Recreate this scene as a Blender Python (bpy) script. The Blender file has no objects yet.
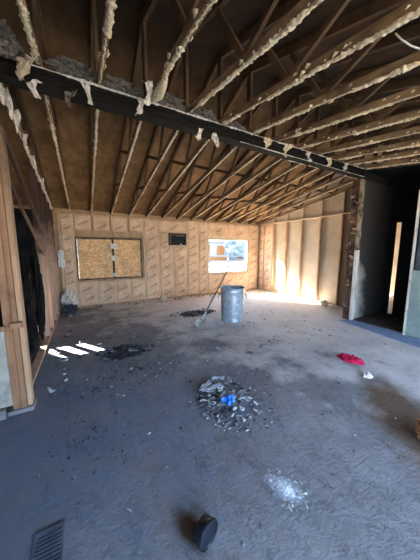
import bpy, bmesh, math, random
from mathutils import Vector, Matrix, noise
random.seed(7)
S = bpy.context.scene
COL = S.collection
PI = math.pi

# ------------------------------------------------------------------ materials
def nt(name):
    m = bpy.data.materials.new(name); m.use_nodes = True
    t = m.node_tree; t.nodes.clear()
    o = t.nodes.new('ShaderNodeOutputMaterial'); b = t.nodes.new('ShaderNodeBsdfPrincipled')
    t.links.new(b.outputs[0], o.inputs[0])
    return m, t, b
def ramp(t, src, stops, interp='LINEAR'):
    r = t.nodes.new('ShaderNodeValToRGB'); r.color_ramp.interpolation = interp
    e = r.color_ramp.elements
    while len(e) < len(stops): e.new(0.5)
    for i, (p, c) in enumerate(stops):
        e[i].position = p; e[i].color = (*c, 1) if len(c) == 3 else c
    t.links.new(src, r.inputs[0]); return r.outputs[0]
def coords(t, scale=(1,1,1), kind='Object'):
    c = t.nodes.new('ShaderNodeTexCoord'); m = t.nodes.new('ShaderNodeMapping')
    m.inputs['Scale'].default_value = scale
    t.links.new(c.outputs[kind], m.inputs[0]); return m.outputs[0]
def world_co(t, scale=(1,1,1)):
    g = t.nodes.new('ShaderNodeNewGeometry'); m = t.nodes.new('ShaderNodeMapping')
    m.inputs['Scale'].default_value = scale
    t.links.new(g.outputs['Position'], m.inputs[0]); return m.outputs[0]
def nz(t, vec, scale, detail=4, rough=.55, dist=0):
    n = t.nodes.new('ShaderNodeTexNoise'); n.inputs['Scale'].default_value = scale
    n.inputs['Detail'].default_value = detail; n.inputs['Roughness'].default_value = rough
    n.inputs['Distortion'].default_value = dist
    t.links.new(vec, n.inputs['Vector']); return n.outputs['Fac']
def mix(t, fac, a, b, mode='MIX'):
    n = t.nodes.new('ShaderNodeMix'); n.data_type = 'RGBA'; n.blend_type = mode
    for sock, v in ((n.inputs[0], fac), (n.inputs[6], a), (n.inputs[7], b)):
        if isinstance(v, bpy.types.NodeSocket): t.links.new(v, sock)
        elif isinstance(v, (int, float)): sock.default_value = v
        else: sock.default_value = (*v, 1)
    return n.outputs[2]
def bump(t, b, h, strength=.3, dist=.01):
    n = t.nodes.new('ShaderNodeBump'); n.inputs['Strength'].default_value = strength
    n.inputs['Distance'].default_value = dist
    t.links.new(h, n.inputs['Height']); t.links.new(n.outputs[0], b.inputs['Normal'])
def smoked(name, base1, base2, soot, grain, zmid, zspan):
    m, t, b = nt(name); g = nz(t, world_co(t, grain), 1, 5)
    base = ramp(t, g, [(.35, base1), (.65, base2)])
    sx = t.nodes.new('ShaderNodeSeparateXYZ'); v = world_co(t); t.links.new(v, sx.inputs[0])
    n = t.nodes.new('ShaderNodeMath'); n.operation = 'MULTIPLY_ADD'; n.inputs[1].default_value = 1.6
    t.links.new(nz(t, v, 2.2, 6, .65), n.inputs[0]); t.links.new(sx.outputs[2], n.inputs[2])
    r = t.nodes.new('ShaderNodeMapRange'); r.inputs[1].default_value = zmid+.8-zspan/2; r.inputs[2].default_value = zmid+.8+zspan/2
    t.links.new(n.outputs[0], r.inputs[0])
    t.links.new(mix(t, r.outputs[0], base, soot), b.inputs['Base Color']); b.inputs['Roughness'].default_value = .85
    bump(t, b, g, .3, .005); return m
def simple(name, c1, c2, scale=8, rough=.8, stretch=(1,1,1), lo=.35, hi=.65, bs=.3, bd=.01, metal=0, spec=.2, detail=4):
    m, t, b = nt(name)
    v = world_co(t, stretch)
    n = nz(t, v, scale, detail)
    t.links.new(ramp(t, n, [(lo, c1), (hi, c2)]), b.inputs['Base Color'])
    b.inputs['Roughness'].default_value = rough; b.inputs['Metallic'].default_value = metal
    b.inputs['Specular IOR Level'].default_value = spec
    if bs: bump(t, b, nz(t, v, scale*3, 5), bs, bd)
    return m
def sooty(name, base1, base2, soot, scale, grain, lo, hi, rough=.85, bs=.35):
    """surface with patchy soot / char stains over a grained base"""
    m, t, b = nt(name)
    g = nz(t, world_co(t, grain), 1, 5)
    base = ramp(t, g, [(.35, base1), (.65, base2)])
    s = nz(t, world_co(t), scale, 6, .65)
    f = ramp(t, s, [(lo, (0,0,0)), (hi, (1,1,1))])
    t.links.new(mix(t, f, base, soot), b.inputs['Base Color'])
    b.inputs['Roughness'].default_value = rough; b.inputs['Specular IOR Level'].default_value = .25
    bump(t, b, g, bs, .005)
    return m
M = {}
M['stud'] = sooty('stud_wood', (.38,.24,.13), (.52,.35,.21), (.22,.13,.07), 3, (14,14,2), .52, .8)
M['stud_pale'] = sooty('pale_wood', (.55,.42,.28), (.68,.54,.38), (.4,.28,.17), 4, (14,14,2), .55, .85)
M['stud_burnt'] = smoked('smoke_blackened_stud', (.46,.28,.18), (.62,.41,.28), (.055,.025,.016), (16,16,2), 1.55, 1.0)
M['post_burnt'] = sooty('badly_scorched_wood', (.10,.05,.03), (.26,.15,.08), (.014,.010,.008), 3, (16,16,3), .38, .62)
M['post'] = sooty('orange_wood', (.28,.14,.075), (.40,.225,.12), (.09,.05,.035), 2.2, (20,20,1.6), .52, .75)
M['chord'] = sooty('truss_wood', (.22,.14,.075), (.36,.24,.135), (.08,.045,.025), 3, (12,2,12), .45, .75)
M['post_pale'] = smoked('smoked_pale_stud', (.42,.26,.15), (.58,.39,.24), (.10,.055,.03), (16,16,2), 1.9, 1.1)
M['web'] = sooty('dark_truss_wood', (.10,.055,.028), (.19,.11,.055), (.03,.017,.01), 4, (8,8,8), .45, .75)
M['char'] = simple('charred_wood', (.004,.0035,.003), (.016,.013,.011), 12, .85, (1,6,6), bs=.8, bd=.02)
def m_deck():
    m, t, b = nt('ridge_darkened_sheathing')
    v = world_co(t); g = nz(t, world_co(t, (9,4,9)), 1, 5)
    base = ramp(t, g, [(.35, (.22,.125,.057)), (.65, (.33,.195,.09))])
    sx = t.nodes.new('ShaderNodeSeparateXYZ'); t.links.new(v, sx.inputs[0])
    n = t.nodes.new('ShaderNodeMath'); n.operation = 'MULTIPLY_ADD'; n.inputs[1].default_value = -1.8
    t.links.new(nz(t, v, 1.1, 6, .65), n.inputs[0]); t.links.new(sx.outputs[1], n.inputs[2])
    r = t.nodes.new('ShaderNodeMapRange'); r.inputs[1].default_value = 3.9-.9; r.inputs[2].default_value = 2.9-.9  # brown turns near black toward the ridge
    t.links.new(n.outputs[0], r.inputs[0])
    c = mix(t, ramp(t, nz(t, v, 1.7, 6, .65), [(.45, (0,0,0)), (.85, (1,1,1))]), base, (.08,.045,.02))
    t.links.new(mix(t, r.outputs[0], c, (.035,.019,.010)), b.inputs['Base Color']); b.inputs['Roughness'].default_value = .9
    b.inputs['Specular IOR Level'].default_value = .2; bump(t, b, g, .2, .005); return m
M['deck_back'] = m_deck()
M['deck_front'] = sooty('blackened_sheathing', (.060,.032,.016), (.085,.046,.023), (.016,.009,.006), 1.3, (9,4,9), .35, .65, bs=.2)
M['residue'] = simple('cream_insulation_residue', (.56,.43,.26), (.86,.74,.54), 40, .95, bs=.6)
M['residue_white'] = simple('white_insulation_residue', (.50,.45,.38), (.82,.77,.70), 25, .95, bs=.6)
M['residue_grey'] = simple('grey_burnt_insulation', (.08,.07,.06), (.24,.21,.18), 30, .95, bs=.9, bd=.02)
M['kraft'] = sooty('kraft_paper', (.62,.42,.26), (.77,.555,.37), (.38,.24,.14), 2.2, (5,5,5), .5, .85, rough=.75, bs=.5)
M['ink'] = simple('brown_ink', (.09,.045,.025), (.14,.07,.04), 20, .8, bs=0)
M['drywall_back'] = sooty('tan_board', (.54,.44,.32), (.62,.52,.39), (.42,.32,.21), 1.6, (3,3,3), .5, .85, bs=.1)
M['sheath'] = sooty('outer_sheathing', (.40,.26,.13), (.5,.34,.18), (.2,.12,.06), 2, (5,5,5), .5, .8)
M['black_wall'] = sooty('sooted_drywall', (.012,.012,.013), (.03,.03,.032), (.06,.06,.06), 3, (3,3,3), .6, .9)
M['plaster_low'] = sooty('grimy_white_panel', (.33,.31,.26), (.50,.48,.42), (.14,.14,.13), 6, (9,9,3), .52, .8)
M['edge_burnt'] = sooty('scorched_drywall', (.30,.22,.14), (.46,.36,.25), (.03,.02,.015), 5, (4,4,4), .42, .6)
M['teal'] = sooty('pale_green_board', (.24,.31,.285), (.32,.39,.36), (.10,.12,.12), 7, (4,4,4), .6, .75)
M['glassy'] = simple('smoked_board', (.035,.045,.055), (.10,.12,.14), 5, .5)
M['white_edge'] = sooty('white_drywall', (.66,.60,.50), (.80,.74,.64), (.2,.15,.1), 5, (4,4,2), .55, .75)
M['frame_dark'] = simple('dark_window_frame', (.025,.018,.014), (.07,.05,.04), 14, .6)
M['frame_brown'] = sooty('smoke_stained_frame', (.20,.13,.08), (.34,.24,.15), (.04,.028,.02), 5, (5,5,5), .4, .6)
M['white_paper'] = simple('white_paper', (.62,.60,.55), (.82,.80,.76), 20, .8, bs=.2)
M['beige_paper'] = simple('beige_paper', (.36,.29,.20), (.48,.40,.28), 20, .8, bs=.2)
M['dark_chunk'] = simple('burnt_debris', (.022,.023,.028), (.085,.085,.1), 18, .9, bs=.5)
M['grey_chunk'] = simple('grey_debris', (.10,.11,.12), (.30,.31,.33), 16, .9, bs=.5)
M['light_chunk'] = simple('pale_debris', (.36,.38,.40), (.60,.62,.64), 16, .9, bs=.4)
M['strip'] = simple('dusty_drywall_strip', (.22,.23,.26), (.38,.40,.44), 16, .9, bs=.4)
M['blue'] = simple('blue_plastic', (.02,.16,.70), (.06,.32,.95), 25, .5, bs=.2)
M['red'] = simple('crimson_cloth', (.42,.008,.045), (.62,.02,.09), 14, .9, bs=.5)
M['orange_fluff'] = simple('orange_insulation', (.32,.14,.06), (.60,.34,.18), 30, .95, bs=.8, bd=.02)
M['black_plastic'] = simple('black_plastic', (.006,.008,.014), (.014,.018,.03), 6, .35, bs=0, spec=.5)
M['black_metal'] = simple('black_metal', (.01,.012,.016), (.03,.035,.045), 10, .5, bs=0)
M['register'] = simple('dusty_register', (.06,.08,.11), (.14,.17,.22), 10, .6, bs=0)
M['plaster_dust'] = simple('white_plaster', (.62,.70,.80), (.85,.90,.96), 25, .95, bs=.5)
M['shovel_blade'] = simple('pale_green_enamel', (.36,.46,.42), (.62,.70,.66), 12, .5, bs=.1)
M['handle'] = simple('weathered_handle', (.10,.09,.07), (.22,.19,.15), 15, .7, (8,8,1))
M['cable'] = simple('white_cable', (.6,.58,.55), (.7,.68,.65), 6, .5, bs=0)
M['underlay'] = sooty('blue_underlay', (.20,.28,.46), (.28,.37,.56), (.36,.38,.42), 5, (6,6,6), .5, .75)
M['dusty'] = sooty('ash_dusted_wood', (.20,.18,.18), (.32,.30,.30), (.10,.10,.11), 5, (6,6,6), .5, .75)
M['hall_floor'] = sooty('brown_hall_floor', (.06,.045,.04), (.10,.08,.07), (.16,.15,.15), 4, (4,4,4), .6, .85)
M['yard'] = simple('pale_yard', (.54,.44,.33), (.68,.57,.44), 1.5, .95)
M['house_wall'] = simple('white_siding', (.20,.20,.20), (.25,.25,.245), 2, .8, bs=0)
M['house_tan'] = simple('tan_trim', (.20,.085,.025), (.25,.11,.035), 3, .8, bs=0)
M['house_roof'] = simple('grey_shingles', (.30,.32,.36), (.40,.42,.46), 6, .9)
M['rail'] = simple('grey_rail', (.05,.052,.06), (.08,.082,.09), 5, .8)
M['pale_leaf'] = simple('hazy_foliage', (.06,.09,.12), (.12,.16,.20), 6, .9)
M['dirt'] = simple('brown_dirt', (.10,.075,.055), (.16,.12,.09), 12, .95, bs=.5)

def m_osb():
    m, t, b = nt('osb_flakes')
    v = world_co(t, (1,1,1.6))
    vo = t.nodes.new('ShaderNodeTexVoronoi'); vo.inputs['Scale'].default_value = 26
    t.links.new(v, vo.inputs['Vector'])
    sep = t.nodes.new('ShaderNodeSeparateColor'); t.links.new(vo.outputs['Color'], sep.inputs[0])
    c = ramp(t, sep.outputs[0], [(0, (.62,.32,.12)), (.5, (.82,.49,.21)), (1, (.92,.66,.36))])
    s = ramp(t, nz(t, world_co(t), 2.5, 5), [(.5, (0,0,0)), (.75, (1,1,1))])
    t.links.new(mix(t, s, c, (.42,.28,.15)), b.inputs['Base Color'])
    b.inputs['Roughness'].default_value = .75
    return m
M['osb'] = m_osb()
def m_floor():
    m, t, b = nt('dusty_slab')
    v = world_co(t)
    base = ramp(t, nz(t, v, 1.3, 7, .6), [(.30, (.185,.185,.205)), (.5, (.24,.24,.262)), (.72, (.31,.305,.322))])
    grit = ramp(t, nz(t, world_co(t, (1,.7,1)), 9, 10, .72, 0), [(.34, (.72,.72,.72)), (.50, (1,1,1)), (.70, (1.06,1.06,1.06))])
    c = mix(t, 1.0, base, grit, 'MULTIPLY')
    # sooty ash, denser toward the left wall; sky's blue painted into its colour
    sx = t.nodes.new('ShaderNodeSeparateXYZ'); t.links.new(v, sx.inputs[0])
    def math_(op, a, bb, cl=False):
        n = t.nodes.new('ShaderNodeMath'); n.operation = op; n.use_clamp = cl
        for s, q in ((n.inputs[0], a), (n.inputs[1], bb)):
            if isinstance(q, bpy.types.NodeSocket): t.links.new(q, s)
            else: s.default_value = q
        return n.outputs[0]
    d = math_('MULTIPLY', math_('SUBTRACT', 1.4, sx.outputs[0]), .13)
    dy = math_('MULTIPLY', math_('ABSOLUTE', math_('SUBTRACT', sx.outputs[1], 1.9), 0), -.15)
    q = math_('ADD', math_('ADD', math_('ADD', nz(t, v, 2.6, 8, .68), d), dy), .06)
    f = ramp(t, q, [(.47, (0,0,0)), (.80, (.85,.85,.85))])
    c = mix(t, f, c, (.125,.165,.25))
    # pale dust over the far right, with daylight there painted into its colour
    e = math_('ADD', math_('MULTIPLY', math_('SUBTRACT', sx.outputs[0], 1.9), .17), math_('MULTIPLY', math_('SUBTRACT', sx.outputs[1], 2.2), .085))
    q2 = math_('ADD', nz(t, v, 1.8, 6, .6), e)
    f2 = ramp(t, q2, [(.46, (0,0,0)), (.62, (.6,.6,.6)), (.9, (1,1,1))])
    c = mix(t, f2, c, (.78,.76,.76))
    # drag marks and broom scratches
    for sc_, rz_, th in ((2.2, .5, .020), (3.1, -.7, .014), (1.5, 1.3, .016)):
        mp = t.nodes.new('ShaderNodeMapping'); mp.inputs['Rotation'].default_value = (0, 0, rz_); mp.inputs['Scale'].default_value = (1, .35, 1)
        t.links.new(v, mp.inputs[0])
        ab = math_('ABSOLUTE', math_('SUBTRACT', nz(t, mp.outputs[0], sc_, 7, .62, .8), .5), 0)
        brk = ramp(t, nz(t, v, 3.3*sc_/2, 3), [(.52, (0,0,0)), (.64, (.6,.6,.6))])
        ln_ = ramp(t, ab, [(0, (1,1,1)), (th, (0,0,0))])
        c = mix(t, math_('MULTIPLY', ln_, brk), c, mix(t, 1.0, c, (.45,.45,.47), 'MULTIPLY'))
    # brown floor shadows painted into the colour, and pale plaster dust, ragged outlines
    def shade_dust_patch(c, x0, y0, rx, ry, rot, col, amt=1.0):
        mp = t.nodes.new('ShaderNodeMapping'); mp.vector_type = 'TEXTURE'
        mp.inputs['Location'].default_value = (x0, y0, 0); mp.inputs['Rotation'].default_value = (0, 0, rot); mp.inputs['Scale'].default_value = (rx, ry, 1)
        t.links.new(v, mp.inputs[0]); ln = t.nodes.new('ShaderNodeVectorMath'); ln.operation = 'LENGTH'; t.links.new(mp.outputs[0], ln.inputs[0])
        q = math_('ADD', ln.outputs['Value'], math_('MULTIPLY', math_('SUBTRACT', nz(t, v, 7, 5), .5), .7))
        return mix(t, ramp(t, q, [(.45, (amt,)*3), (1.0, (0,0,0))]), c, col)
    c = shade_dust_patch(c, 2.47, .82, .85, .34, .73, (.15,.10,.068))  # soft shadow at the right edge, painted brown
    c = shade_dust_patch(c, 1.02, .87, .085, .13, .5, (.58,.66,.78), .75)
    c = shade_dust_patch(c, .405, .965, .16, .075, 1.85, (.075,.042,.025))  # shadow behind the black cap, painted into the floor
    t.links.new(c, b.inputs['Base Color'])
    b.inputs['Roughness'].default_value = .8; b.inputs['Specular IOR Level'].default_value = .3
    h = math_('ADD', math_('MULTIPLY', nz(t, v, 5, 9, .7), 1.0), math_('MULTIPLY', nz(t, v, 40, 6, .7), .35))
    bump(t, b, h, .5, .05)
    return m
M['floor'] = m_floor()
def m_galv():
    m, t, b = nt('galvanised_steel')
    vo = t.nodes.new('ShaderNodeTexVoronoi'); vo.inputs['Scale'].default_value = 22
    t.links.new(world_co(t), vo.inputs['Vector'])
    sep = t.nodes.new('ShaderNodeSeparateColor'); t.links.new(vo.outputs['Color'], sep.inputs[0])
    c = ramp(t, sep.outputs[0], [(0, (.34,.42,.48)), (1, (.56,.64,.70))])
    s = ramp(t, nz(t, world_co(t), 6, 5), [(.5, (0,0,0)), (.8, (.8,.8,.8))])
    t.links.new(mix(t, s, c, (.24,.24,.25)), b.inputs['Base Color'])
    b.inputs['Metallic'].default_value = .4; b.inputs['Roughness'].default_value = .42
    return m
M['galv'] = m_galv()
def m_glass():
    m, t, b = nt('smoky_pane')
    b.inputs['Base Color'].default_value = (.02,.024,.024,1); b.inputs['Roughness'].default_value = .12
    b.inputs['Specular IOR Level'].default_value = .6
    return m
M['pane'] = m_glass()

# ------------------------------------------------------------------ helpers
class MB:
    def __init__(s): s.bm = bmesh.new(); s.mi = 0
    def face(s, pts, mi=0):
        f = s.bm.faces.new([s.bm.verts.new(p) for p in pts]); f.material_index = mi; return f
    def box(s, x0, x1, y0, y1, z0, z1, mi=0):
        v = [s.bm.verts.new((x, y, z)) for x in (x0, x1) for y in (y0, y1) for z in (z0, z1)]
        for q in ((0,1,3,2),(4,6,7,5),(0,4,5,1),(2,3,7,6),(0,2,6,4),(1,5,7,3)):
            f = s.bm.faces.new([v[i] for i in q]); f.material_index = mi
        return s
    def bar(s, a, b, w, h, mi=0):
        """rectangular bar from a to b; w = horizontal width, h = depth in the vertical plane"""
        a = Vector(a); b = Vector(b); d = (b-a).normalized()
        sd = d.cross(Vector((0,0,1)))
        sd = sd.normalized() if sd.length > 1e-4 else Vector((1,0,0))
        up = sd.cross(d)
        v = [s.bm.verts.new(p + sd*(i*w/2) + up*(j*h/2)) for p in (a, b) for i in (-1, 1) for j in (-1, 1)]
        for q in ((0,1,3,2),(4,6,7,5),(0,4,5,1),(2,3,7,6),(0,2,6,4),(1,5,7,3)):
            f = s.bm.faces.new([v[i] for i in q]); f.material_index = mi
        return s
    def tube(s, pts, r, n=8, mi=0, cap=True):
        rings = []
        for i, p in enumerate(pts):
            p = Vector(p); a = Vector(pts[max(0, i-1)]); b = Vector(pts[min(len(pts)-1, i+1)])
            d = (b-a).normalized(); u = d.cross(Vector((0,0,1)))
            if u.length < 1e-3: u = d.cross(Vector((1,0,0)))
            u.normalize(); w = d.cross(u)
            rr = r[i] if isinstance(r, (list, tuple)) else r
            rings.append([s.bm.verts.new(p + (u*math.cos(2*PI*k/n) + w*math.sin(2*PI*k/n))*rr) for k in range(n)])
        for i in range(len(rings)-1):
            for k in range(n):
                f = s.bm.faces.new((rings[i][k], rings[i][(k+1)%n], rings[i+1][(k+1)%n], rings[i+1][k])); f.smooth = True; f.material_index = mi
        if cap:
            s.bm.faces.new(rings[0][::-1]).material_index = mi; s.bm.faces.new(rings[-1]).material_index = mi
        return s
    def build(s, name, mats, parent=None, bevel=0, smooth=False):
        bmesh.ops.recalc_face_normals(s.bm, faces=s.bm.faces)
        me = bpy.data.meshes.new(name); s.bm.to_mesh(me); s.bm.free()
        for m in (mats if isinstance(mats, (list, tuple)) else [mats]): me.materials.append(m)
        if smooth:
            for p in me.polygons: p.use_smooth = True
        o = bpy.data.objects.new(name, me); COL.objects.link(o)
        if parent: o.parent = parent
        if bevel:
            b = o.modifiers.new('bevel', 'BEVEL'); b.width = bevel; b.segments = 2; b.limit_method = 'ANGLE'
        return o
def tag(o, label=None, cat=None, group=None, kind=None):
    for k, v in (('label', label), ('category', cat), ('group', group), ('kind', kind)):
        if v: o[k] = v
    return o
def empty(name, loc=(0,0,0), rz=0):
    o = bpy.data.objects.new(name, None); o.location = loc; o.rotation_euler.z = rz
    o.empty_display_size = .1; COL.objects.link(o); return o
def copy_tree(o, parent=None):
    c = o.copy(); COL.objects.link(c)
    if parent: c.parent = parent
    for ch in [k for k in COL.objects if k.parent == o]: copy_tree(ch, c)
    return c
def struct(o): o['kind'] = 'structure'; return o
def recenter(o, base=None):
    """move a mesh's origin to the thing's base"""
    me = o.data; xs = [v.co for v in me.vertices]
    c = Vector((sum(v.x for v in xs)/len(xs), sum(v.y for v in xs)/len(xs), min(v.z for v in xs)))
    me.transform(Matrix.Translation(-c)); o.location = c; return o

SL = .1625                     # slope of the lower chords
RY, RZ = 2.70, 3.09            # ridge of the lower chords
def chz(y): return RZ - SL*abs(y-RY)
def dkz(y): return 3.95 - .345*abs(y-RY)
YB, YF = 6.70, -1.30           # inner faces of the back and front walls
XR = 5.80

# ------------------------------------------------------------------ setting
def grid_floor():
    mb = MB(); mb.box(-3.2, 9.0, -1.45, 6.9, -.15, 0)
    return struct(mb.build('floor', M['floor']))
grid_floor()
b = MB()
for s, m in ((1, 0), (-1, 1)):
    ye = RY + s*4.65
    p = [(-3.6,RY,dkz(RY)), (9.3,RY,dkz(RY)), (9.3,ye,dkz(ye)), (-3.6,ye,dkz(ye))]
    q = [(x, y, z+.03) for x, y, z in p]
    b.face(p, m); b.face(q, m)
    for i in range(4):
        j = (i+1) % 4; b.face([p[i], p[j], q[j], q[i]], m)
struct(b.build('ceiling', [M['deck_back'], M['deck_front']]))

W3 = (3.66, 5.30, .72, 1.86)   # open window
W2 = (2.27, 2.84, 1.64, 2.00)  # small dark window
W1 = (-.18, 1.46, .72, 1.83)   # boarded window
def wall_with_holes(name, axis, c0, c1, a0, a1, z0, z1, holes, mat):
    """solid wall between planes c0..c1 on axis ('x' or 'y'), running a0..a1, with rectangular holes"""
    xs = sorted({a0, a1, *[h[0] for h in holes], *[h[1] for h in holes]})
    mb = MB()
    for i in range(len(xs)-1):
        u0, u1 = xs[i], xs[i+1]; um = (u0+u1)/2
        hs = sorted([h for h in holes if h[0] < um < h[1]], key=lambda h: h[2]); z = z0
        for h in hs + [None]:
            zt = h[2] if h else z1
            if zt - z > 1e-3:
                if axis == 'y': mb.box(u0, u1, c0, c1, z, zt)
                else: mb.box(c0, c1, u0, u1, z, zt)
            z = h[3] if h else z
    return struct(mb.build(name, mat))
wall_with_holes('wall_back', 'y', 6.79, 6.83, -3.2, 9.0, 0, 2.44, [W1, W2, W3, (-2.5,-1.92,1.68,1.97), (6.1,7.3,.1,2.1)], M['sheath'])
wall_with_holes('added_dark_panel_back_left', 'y', 6.765, 6.788, -3.19, -.70, 0, 2.44, [(-2.5,-1.92,1.68,1.97)], M['black_wall'])  # black panel added to keep the view into the left room dark
wall_with_holes('wall_front', 'y', YF-.12, YF, -3.2, 9.0, 0, 2.44, [(-.6,3.9,0,2.3)], M['sheath'])
def gable(name, x0, x1, y0, y1, mat, ztop=dkz, zb=0):
    mb = MB(); ys = sorted({y0, y1, *([RY] if y0 < RY < y1 else [])})
    pts = [(y, zb) for y in (y0, y1)] + [(y, ztop(y)-.002) for y in reversed(ys)]
    L = [(x0, y, z) for y, z in pts]; R = [(x1, y, z) for y, z in pts]
    mb.face(L); mb.face(R)
    for i in range(len(L)):
        j = (i+1) % len(L); mb.face([L[i], L[j], R[j], R[i]])
    return struct(mb.build(name, mat))
gable('wall_left', -3.3, -3.2, YF-.12, 6.83, M['black_wall'])
gable('wall_far_right', 9.0, 9.1, YF-.12, 6.83, M['black_wall'])
# tan board wall behind the studs of the right-hand side
gable('wall_right', XR+.09, XR+.13, 2.82, 6.79, M['drywall_back'])
# hall beyond the opening
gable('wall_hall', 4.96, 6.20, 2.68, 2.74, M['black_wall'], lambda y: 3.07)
def m_fade():  # cream edge to black: light falloff into the hall painted into the colour
    m, t, b = nt('panel_with_light_falloff')
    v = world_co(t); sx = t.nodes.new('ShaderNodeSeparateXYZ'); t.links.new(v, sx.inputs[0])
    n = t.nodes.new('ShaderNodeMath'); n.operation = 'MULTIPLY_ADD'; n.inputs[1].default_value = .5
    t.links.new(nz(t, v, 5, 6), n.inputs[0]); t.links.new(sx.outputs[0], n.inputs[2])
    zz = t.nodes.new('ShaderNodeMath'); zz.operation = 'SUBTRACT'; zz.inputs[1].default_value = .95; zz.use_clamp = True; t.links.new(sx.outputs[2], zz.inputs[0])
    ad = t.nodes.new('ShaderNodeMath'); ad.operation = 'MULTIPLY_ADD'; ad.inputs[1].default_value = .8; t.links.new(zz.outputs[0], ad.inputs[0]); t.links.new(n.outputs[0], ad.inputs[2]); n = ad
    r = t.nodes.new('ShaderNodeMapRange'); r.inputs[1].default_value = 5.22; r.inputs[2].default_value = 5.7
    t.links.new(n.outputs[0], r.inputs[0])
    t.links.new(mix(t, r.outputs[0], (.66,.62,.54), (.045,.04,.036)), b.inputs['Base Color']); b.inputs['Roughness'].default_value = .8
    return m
mb = MB(); mb.box(4.96, 6.20, 2.665, 2.678, .02, 2.9); struct(mb.build('wall_hall_panel', m_fade()))
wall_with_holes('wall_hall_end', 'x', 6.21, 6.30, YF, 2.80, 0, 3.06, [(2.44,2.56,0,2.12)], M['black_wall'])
wall_with_holes('wall_beyond', 'x', 8.85, 8.95, 2.82, 6.78, 0, 2.44, [], M['drywall_back'])
mb = MB()
p = [(4.96,YF,chz(YF)-.02), (8.9,YF,chz(YF)-.02), (8.9,2.66,chz(2.66)-.02), (4.96,2.66,chz(2.66)-.02)]
mb.face(p); mb.face([(x,y,z-.012) for x,y,z in p]); 
for i in range(4):
    j=(i+1)%4; mb.face([p[i],p[j],(p[j][0],p[j][1],p[j][2]-.012),(p[i][0],p[i][1],p[i][2]-.012)])
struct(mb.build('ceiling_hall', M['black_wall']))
mb = MB(); mb.box(4.98, 6.20, YF+.02, 2.66, 0, .012); struct(mb.build('floor_hall', M['hall_floor']))
mb = MB(); mb.box(-40, 60, -40, 60, -.35, -.16); struct(mb.build('ground', M['yard']))

# right-front wall : board with pale green lower part and sooty upper part
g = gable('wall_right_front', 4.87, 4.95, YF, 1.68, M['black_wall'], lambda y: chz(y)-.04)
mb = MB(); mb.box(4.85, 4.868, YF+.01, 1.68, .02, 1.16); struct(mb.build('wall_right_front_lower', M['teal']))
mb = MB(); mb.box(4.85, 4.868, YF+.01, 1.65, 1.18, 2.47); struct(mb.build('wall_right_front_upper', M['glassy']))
mb = MB(); mb.box(4.845, 4.955, 1.682, 1.715, .0, 2.47); struct(mb.build('trim_1', M['white_edge']))

# left wall stub, facing the camera
mb = MB(); mb.box(-3.2, -.80, 2.56, 2.62, 0, 3.0); struct(mb.build('wall_left_front', M['black_wall']))
mb = MB(); mb.box(-3.2, -.66, 2.535, 2.558, .09, .80); struct(mb.build('wall_left_front_panel', M['plaster_low']))

# ------------------------------------------------------------------ framing of the walls
names_seen = {}
def board(name, x0, x1, y0, y1, z0, z1, mat, label, cat='stud', group=None, bev=.003):
    mb = MB(); cx, cy = (x0+x1)/2, (y0+y1)/2
    mb.box(x0-cx, x1-cx, y0-cy, y1-cy, 0, z1-z0)
    o = mb.build(name, mat, bevel=bev); o.location = (cx, cy, z0)
    return tag(o, label, cat, group)

YS0, YS1 = 6.70, 6.788
board('bottom_plate', -.55, 5.88, YS0, YS1, 0, .038, M['stud'], 'long wooden bottom plate on the floor along the back wall', 'plate')
board('top_plate', -.55, 5.88, YS0, YS1, 2.40, 2.438, M['stud'], 'long wooden top plate under the truss ends of the back wall', 'plate')
back_studs = [
 (-.50, 'wooden stud in the left corner of the back wall'),
 (-.215, 'wooden stud just left of the boarded window'),
 (1.53, 'wooden stud just right of the boarded window'),
 (1.97, 'wooden stud midway between boarded window and small dark window'),
 (2.88, 'wooden stud just right of the small dark window'),
 (3.28, 'wooden stud midway between small dark window and open window'),
 (3.62, 'wooden stud just left of the bright open window'),
 (5.345, 'wooden stud just right of the bright open window'),
 (5.77, 'wooden stud in the right corner of the back wall')]
for x, l in back_studs:
    board('wall_stud', x-.019, x+.019, YS0, YS1, .04, 2.398, M['stud_pale'], l, 'stud', 'studs of the back wall')
board('wall_stud', 2.40, 2.438, YS0, YS1, .04, 1.60, M['stud_pale'], 'short wooden stud under the small dark window', 'stud', 'studs of the back wall')
# boarded window framing
board('window_header', -.195, 1.51, 6.682, YS1, 1.84, 1.99, M['stud'], 'wide wooden header board above the boarded window', 'header')
board('window_sill', -.195, 1.51, 6.690, YS1, .675, .713, M['stud'], 'flat wooden sill board under the boarded window', 'sill')
for x, l in ((.28,'left'), (.72,'middle'), (1.12,'right')):
    board('cripple_stud', x-.019, x+.019, YS0, YS1, .04, .672, M['stud_pale'], f'{l} one of the three short studs below the boarded window', 'stud', 'short studs below the boarded window')
for x, l in ((.22,'left'), (.66,'middle'), (1.12,'right')):
    board('cripple_stud', x-.019, x+.019, YS0, YS1, 1.992, 2.398, M['stud'], f'{l} one of the three short studs above the boarded window header', 'stud', 'short studs above the boarded window')
board('window_header', 3.642, 5.324, YS0, YS1, 1.87, 1.96, M['stud_pale'], 'wooden header board above the bright open window', 'header')
board('window_sill', 3.642, 5.324, YS0, YS1, .672, .71, M['stud_pale'], 'wooden sill board under the bright open window', 'sill')
board('window_header', 1.992, 2.858, YS0, YS1, 2.03, 2.068, M['stud_pale'], 'thin wooden header board above the small dark window', 'header')
board('window_sill', 1.992, 2.858, YS0, YS1, 1.602, 1.632, M['stud_pale'], 'thin wooden sill board under the small dark window', 'sill')

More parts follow.
